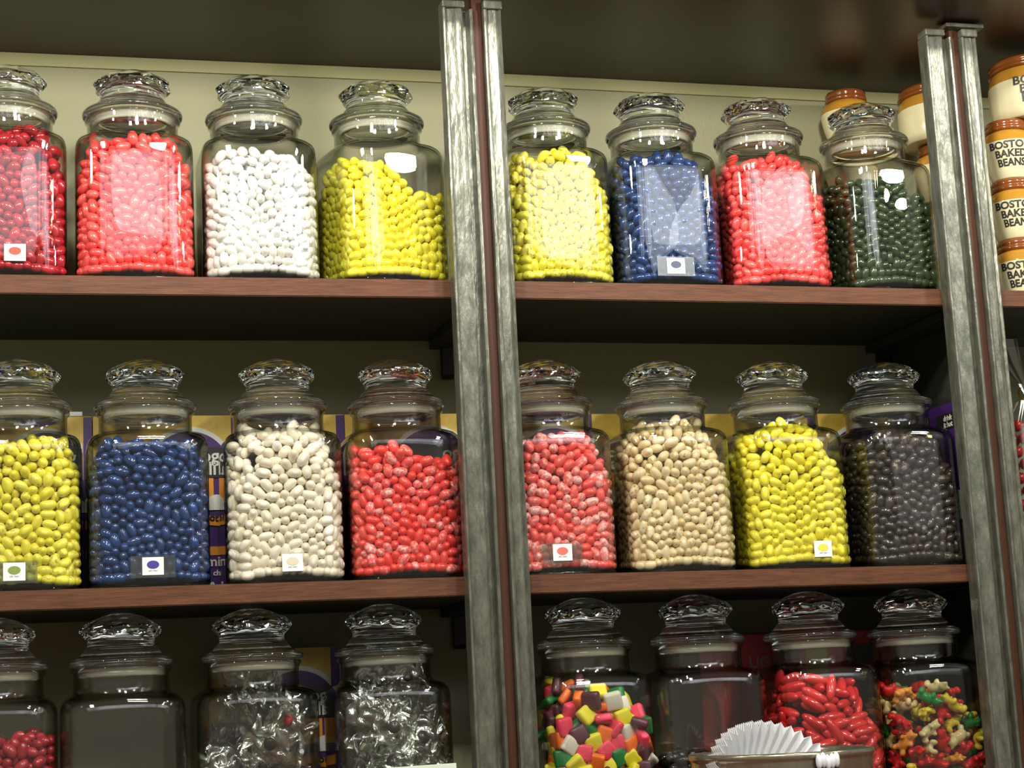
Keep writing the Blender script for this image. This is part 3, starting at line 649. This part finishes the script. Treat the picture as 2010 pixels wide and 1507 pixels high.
def carton(x0, x1, z, label, h=.232, yf=.172, flap=False):
    w = (x1-x0)/2; xc = (x0+x1)/2
    r = thing('carton', (xc, yf+.035, z+zt(xc)), label, 'box', 'yellow and purple cartons behind the jars'); F = -.035
    box('carton_body', (-w, F, .0002), (w, .035, h), YEL, r, .0008)
    box('printed_panel', (-w+.0002, F-.0006, .001), (w-.0002, F-.00005, .150), PUR, r)['label'] = 'purple lower half of the print'
    box('printed_panel', (w-.011, F-.0007, .1505), (w-.0002, F-.00005, h-.001), PUR, r)['label'] = 'purple stripe down the corner'
    cx = .028 if w > .075 else .0
    cut_disc('printed_arc', .059, .1502, -w+.001, w-.012, WHI, r, cx, .158, F-.0010, .0009)['label'] = 'white arc'
    cut_disc('printed_arc', .053, .1502, -w+.002, w-.012, PUR, r, cx, .158, F-.0014, .0009)['label'] = 'purple disc'
    box('printed_panel', (cx-.052, F-.0019, .150), (cx+.045, F-.0005, .190), BLK, r)['label'] = 'black band'
    for body, s, px, pz in (('og', .024, cx+.026, .171), ('ali', .024, cx+.024, .154)):
        o = link('lettering', text_mesh(body, s, .0004), WHI, r); o.rotation_euler = (math.pi/2, 0, 0); o.location = (px, F-.0024, pz)
    box('printed_panel', (cx-.045, F-.0019, .118), (cx+.030, F-.0003, .1495), ORG, r)['label'] = 'orange block'
    cut_disc('printed_arc', .016, .108, cx+.012, cx+.050, WHI, r, cx+.034, .112, F-.0024, .0009)['label'] = 'white wave'
    o = box('printed_panel', (cx-.030, F-.0024, -.006), (cx+.046, F-.0012, .006), ORG, r); o.location = (0, 0, .101); o.rotation_euler = (0, .12, 0)
    o = link('lettering', text_mesh('hot', .013, .0003), BLK, r); o.rotation_euler = (math.pi/2, .12, 0); o.location = (cx+.026, F-.0032, .0945)
    box('printed_panel', (cx-.05, F-.0014, .050), (cx+.046, F-.0003, .061), ORG, r)
    for body, s, px, pz in (('mil', .018, cx+.030, .036), ('ch', .010, cx+.032, .024), ('e', .012, cx+.026, .010)):
        o = link('lettering', text_mesh(body, s, .0003), WHI, r); o.rotation_euler = (math.pi/2, 0, 0); o.location = (px, F-.0014, pz)
    if flap: box('top_flap', (-w+.05, F-.001, h+.0002), (w-.012, F+.02, h+.006), FLAP, r, .0004)
    return r
names = ['behind the yellow-green jar at the left edge', 'seen between the blue and cream-white jars', 'behind the cream-white jar', 'behind the sloping mottled red jar', 'behind the middle post and pinkish-red jar', 'behind the beige jar', 'behind the lemon-yellow jar', 'behind the black-brown jar']
xs = [-.645, -.4725, -.2850, -.147, .030, .196, .362, .528]; xe = [-.4735, -.2860, -.148, .029, .195, .361, .527, .664]
for k in range(8):
    carton(xs[k], xe[k], Z2, 'yellow and purple carton on the middle shelf '+names[k], flap=k in (0, 5))
carton(-.330, -.165, Z3, 'yellow and purple carton in the bottom row between the two wrapped-sweet jars', h=.240)
# carton set sideways against the partition
r = thing('carton', (.6835, .105, Z2+zt(.68)), 'purple carton set sideways between the black-brown jar and the right partition', 'box')
box('carton_body', (-.0115, -.085, .0002), (.0115, .085, .226), PUR, r, .0008)
box('printed_panel', (-.0121, -.083, .190), (-.0116, -.020, .212), BLK, r)
box('printed_panel', (-.0121, -.070, .004), (-.0116, .080, .060), M('carton_olive', (.22, .21, .05), .5), r)
box('printed_panel', (-.0121, -.082, .064), (-.0116, -.050, .104), M('carton_pale_green', (.45, .55, .40), .5), r)
box('printed_panel', (-.0100, -.0856, .185), (.0100, -.0851, .212), WHI, r)
e = lathe('printed_disc', [(.0001, 0), (.006, 0), (.006, .0006), (.0001, .0006)], 20); o = link('printed_disc', e, ORG, r); o.rotation_euler = (math.pi/2, 0, 0); o.location = (0, -.0857, .199)
for k, (b, zz) in enumerate((('drink', .204), ('it hot', .195))):
    o = link('lettering', text_mesh(b, .011, .0002), WHI, r); o.rotation_euler = (math.pi/2, 0, -math.pi/2); o.location = (-.0122, -.052, zz-.002)
# red cartons in the bottom row
RED = M('carton_dark_red', (.30, .012, .014), .5)
for xc, lab, tx in ((.398, 'dark red carton behind the liquorice and capsule jars', True), (.545, 'dark red and black carton behind the capsule and gummy bear jars', False)):
    r = thing('carton', (xc, .205, Z3+zt(xc)), lab, 'box', 'dark red cartons in the bottom row')
    box('carton_body', (-.070, -.035, .0002), (.048 if tx else .070, .035, .238), RED, r, .003)
    if tx:
        o = link('lettering', text_mesh('UG', .022, .0006), M('faded_print', (.30, .16, .14), .6), r); o.rotation_euler = (math.pi/2, 0, 0); o.location = (.018, -.0354, .190)
        o = link('lettering', text_mesh('VWE', .015, .0002), M('faded_print_small', (.22, .08, .10), .6), r); o.rotation_euler = (math.pi/2, 0, 0); o.location = (.022, -.0354, .212)
    else:
        box('printed_panel', (.000, -.0356, .10), (.050, -.0351, .218), BLK, r)
        box('printed_panel', (-.060, -.0356, .175), (-.028, -.0351, .215), M('carton_yellow_green', (.30, .30, .03), .5), r)

# ------------------------------------------------------------------ stoneware bean crocks
CRM = M('cream_glaze', (.78, .70, .42), .12, coat=.6); AMB = M('amber_glaze', (.46, .22, .025), .12, coat=.6); BRN = M('brown_glaze', (.22, .060, .012), .12, coat=.6); INK = M('black_ink', (.03, .028, .022), .5)
def crock(x, y, z, label, R=.039, h=.0880, group='small bean crocks', face=-.45):
    r = thing('bean_crock', (x, y, z+zt(x)), label, 'crock', group, face); k = R/.039; v = h/.086
    small = k < 1.2
    if small: pr = [(.0001, .0003), (.0255, .0003), (.027, .002), (.0298, .012), (.0352, .030), (.0385, .046), (.039, .053)]
    else: pr = [(.0001, .0003), (.034, .0003), (.036, .002), (.0378, .012), (.0388, .030), (.039, .046), (.0388, .053)]
    P_ = lambda L: [(a*k, b*v) for a, b in L]
    link('crock_body', lathe('crock_body', P_(pr), 56), CRM, r, True)
    sh = [(.039, .0532), (.0380, .060), (.0345, .066), (.0295, .0690), (.0285, .0700)] if small else [(.0388, .0532), (.0382, .060), (.0370, .065), (.0358, .0690), (.0350, .0700)]
    link('shoulder', lathe('shoulder', P_(sh+[(.020, .0700), (.0001, .0700)]), 56), AMB, r, True)['label'] = 'amber glazed shoulder'
    a = .030 if small else .0365
    link('lid', lathe('lid', P_([(.0001, .0702), (a-.001, .0702), (a+.001, .0715), (a+.0015, .0740), (a, .0765), (a-.001, .0775), (a+.0002, .0790), (a+.0002, .0830), (a-.0015, .0855), (a-.006, .0860), (.0001, .0860)]), 56), BRN, r, True)['label'] = 'brown glazed lid'
    for t, (word, zz) in enumerate((('BOSTON', .0385), ('BAKED', .0265), ('BEANS', .0145))):
        me = text_mesh(word, .0142*k*(1 if small else .8), .0005); n = len(me.vertices); V = np.zeros(n*3); me.vertices.foreach_get('co', V); V = V.reshape(-1, 3)
        xs_ = V[:, 0]*1.12; zs = V[:, 1]+zz*v*1.02+(.002 if small else .004)
        rr_ = np.interp(zs, [b*v for a_, b in pr[2:]], [a_*k for a_, b in pr[2:]])+.0002+V[:, 2]*.5
        th = xs_/(.039*k); W_ = np.stack([rr_*np.sin(th), -rr_*np.cos(th), zs], 1); me.vertices.foreach_set('co', W_.reshape(-1)); me.update(); link('lettering', me, INK, r)
    return r
FX, FY = .818, .070
for k in range(3): crock(FX, FY, Z1+k*.0885, ['small bean crock at the foot of the stack right of the right-hand post', 'small bean crock in the middle of the stack right of the right-hand post', 'third bean crock up in the stack right of the right-hand post'][k])
for k in range(3): crock(FX+.095, FY+.01, Z1+k*.0885, ['lowest bean crock of the second stack, past the right edge', 'middle bean crock of the second stack, past the right edge', 'upper small bean crock of the second stack, past the right edge'][k])
crock(FX+.046, FY, Z1+.2658, 'large bean crock on top of the stack right of the right-hand post', R=.060, h=.092, group='large bean crocks', face=-.30)
for k in range(4): crock(.640, .215, Z1+k*.0885, ['lowest', 'second', 'third', 'uppermost'][k]+' small crock behind the jar of dark green beans', face=2.6)
for k in range(3): crock(.770, .185, Z1+k*.0885, ['lowest', 'second', 'third'][k]+' small crock behind the right-hand post on the top shelf', face=2.6)
crock(.775, .185, Z1+.2658, 'large bean crock seen between the dark green jar and the right-hand post', R=.060, h=.088, group='large bean crocks', face=2.4)

# ------------------------------------------------------------------ cellophane bag of red sweets, right edge
r = thing('gift_bag', (.823, .09, Z2+zt(.8)+.0002), 'clear cellophane bag of red sweets tied with gold ribbon at the right edge', 'bag')
GOLD = M('gold_ribbon', (.72, .50, .10), .25, metal=.8)
def baggy(zs):
    rg = []
    for z, R_ in zs:
        rg.append([(R_*(1+.10*noise.noise((math.cos(t)*2, math.sin(t)*2, z*30)))*(1+.13*math.sin(9*t)*(1 if z > .2 else .2))*math.cos(t), R_*.8*(1+.13*math.sin(9*t)*(1 if z > .2 else .2))*math.sin(t), z) for t in [2*math.pi*i/54 for i in range(54)]])
    return ring_mesh('cellophane', rg)
link('cellophane', baggy([(.0002, .001), (.0005, .040), (.03, .048), (.12, .047), (.20, .040), (.235, .020), (.245, .006), (.262, .014), (.29, .034), (.32, .052)]), CELLO, r)
for s in (-1, 1):
    bmx = bmesh.new()
    for k in range(13):
        t = k/12*2*math.pi; a, b = .020*math.sin(t/2)**2, .010*math.sin(t)
        for w in (-.003, .003): bmx.verts.new((s*(a+.001), -.008+w, .245+b))
    bmx.verts.ensure_lookup_table()
    for k in range(12): bmx.faces.new([bmx.verts[i] for i in (2*k, 2*k+1, 2*k+3, 2*k+2)])
    bmesh.ops.solidify(bmx, geom=bmx.faces[:], thickness=.0005)
    me = bpy.data.meshes.new('ribbon_loop'); bmx.to_mesh(me); bmx.free(); link('ribbon_loop', me, GOLD, r)
rng = random.Random(3); REDC = M('red_boiled_sweet', (.60, .015, .02), .15, coat=.5); s0 = None; ball = bpy.data.meshes.new('red_sweet'); bmx = bmesh.new(); bmesh.ops.create_uvsphere(bmx, u_segments=16, v_segments=10, radius=.0088); bmx.to_mesh(ball); bmx.free(); ball.materials.append(REDC); ball.polygons.foreach_set('use_smooth', [True]*len(ball.polygons))
for k in range(11):
    for i in range(9):
        t = 2*math.pi*(i+.5*(k % 2))/9
        if not (math.cos(t) < .35 and math.sin(t) < .55): continue
        R_ = .0345 if k < 9 else .030
        o = bpy.data.objects.new('red_sweet', ball); COL.objects.link(o); o.location = (.823+R_*math.cos(t), .09+.78*R_*math.sin(t), Z2+zt(.8)+.012+k*.0185+.002*rng.random())
        tag(o, 'round red sweet inside the cellophane bag at the right edge', 'candy', 'red sweets in the cellophane bag')

# ------------------------------------------------------------------ tin with paper liners on the counter, price card
STEEL = M('brushed_tin', (.55, .50, .38), .22, metal=.85, rgb2=(.28, .25, .18), noise_amt=.7, noise_scale=9, stretch=(6, 6, .4))
tx, ty, tz = .2875, -.185, Z3+.0002
r = thing('metal_tin', (tx, ty, tz), 'round metal tin with a latch, holding white paper liners, in front of the bottom jars', 'tin'); r.scale = (.955, .955, 1)
link('tin_body', lathe('tin_body', [(.0001, 0), (.106, 0), (.109, .002), (.109, .076), (.110, .079), (.112, .0805), (.112, .085), (.110, .0868), (.1085, .085), (.1075, .080), (.1075, .004), (.0001, .004)], 96), STEEL, r, True)
th = math.radians(-90+4)
lx, ly = .111*math.cos(th), .111*math.sin(th)
q = box('latch', (lx-.012, ly-.006, .030), (lx+.014, ly-.0012, .071), M('dark_strap', (.02, .02, .02), .4), r, .001)
bmx = bmesh.new()
for k in range(5): ico(bmx, (lx-.011+k*.0055, ly-.007, .076+.0015*math.sin(k*2.1)), (.0036, .005, .009), 2)
me = bmesh_to('latch_tip', lambda b: None); bmx.to_mesh(me); bmx.free(); link('latch_tip', me, M('white_plastic', (.85, .86, .88), .25), q, True)['label'] = 'white lumpy tip of the latch'
box('latch_bar', (lx-.007, ly-.0075, .052), (lx+.010, ly-.0062, .056), STEEL, q)
# paper liners: nested fluted cups lying on their side
def cup_mesh(r0, r1, h, n=44):
    rg = []
    for f, rr_, amp in ((0, .001, 0), (0, r0*.6, 0), (0, r0, .01), (.25, r0+(r1-r0)*.25, .035), (.6, r0+(r1-r0)*.6, .05), (1, r1, .055)):
        rg.append([(rr_*(1+amp*math.cos(n*t))*math.cos(t), rr_*(1+amp*math.cos(n*t))*math.sin(t), h*f) for t in [2*math.pi*i/(n*4) for i in range(n*4)]])
    me = ring_mesh('paper_liner', rg); bmx = bmesh.new(); bmx.from_mesh(me); bmesh.ops.solidify(bmx, geom=bmx.faces[:], thickness=.0003); bmx.to_mesh(me); bmx.free(); return me
cm = cup_mesh(.050, .088, .050)
for k in range(5):
    o = bpy.data.objects.new('paper_liner', cm); COL.objects.link(o)
    if not cm.materials: cm.materials.append(M('bleached_paper', (.92, .92, .93), .8, .1))
    o.location = (tx-.028+.0010*k, ty+.016-.0035*k, tz+.018+.0006*k); o.rotation_euler = (math.radians(62), math.radians(16), math.radians(6)); o.scale = (1.02, .96, 1)
    tag(o, 'white fluted paper liner nested in the stack leaning out of the tin', 'paper liner', 'paper liners in the tin')
# price card
r = thing('price_card', (-.116, -.028, Z3+.0005), 'pale hand-lettered price card in front of a jar of wrapped sweets', 'card', None, 0)
r.rotation_euler = (-.10, -.012, 0)
box('card', (-.060, -.0006, 0), (.058, .0006, .0885), M('card_stock', (.62, .70, .55), .6), r, .0004)
o = link('lettering', text_mesh('4 oz', .028, .0006), M('marker_ink', (.04, .02, .07), .5), r); o.rotation_euler = (math.pi/2, 0, 0); o.location = (-.026, -.0009, .060)
o = link('lettering', text_mesh('.69', .028, .0006), M('marker_ink_2', (.04, .02, .07), .5), r); o.rotation_euler = (math.pi/2, 0, 0); o.location = (.028, -.0009, .060)
# loose cellophane behind the last middle jar
r = thing('cellophane_sheet', (.655, .222, Z2+zt(.65)+.262), 'loose crumpled cellophane lying on the carton behind the black-brown jar', 'wrapping')
o = link('sheet', crumple('sheet', .075, .070, 9, 22, 1.0), CELLO, r); o.rotation_euler = (1.2, .3, .3)
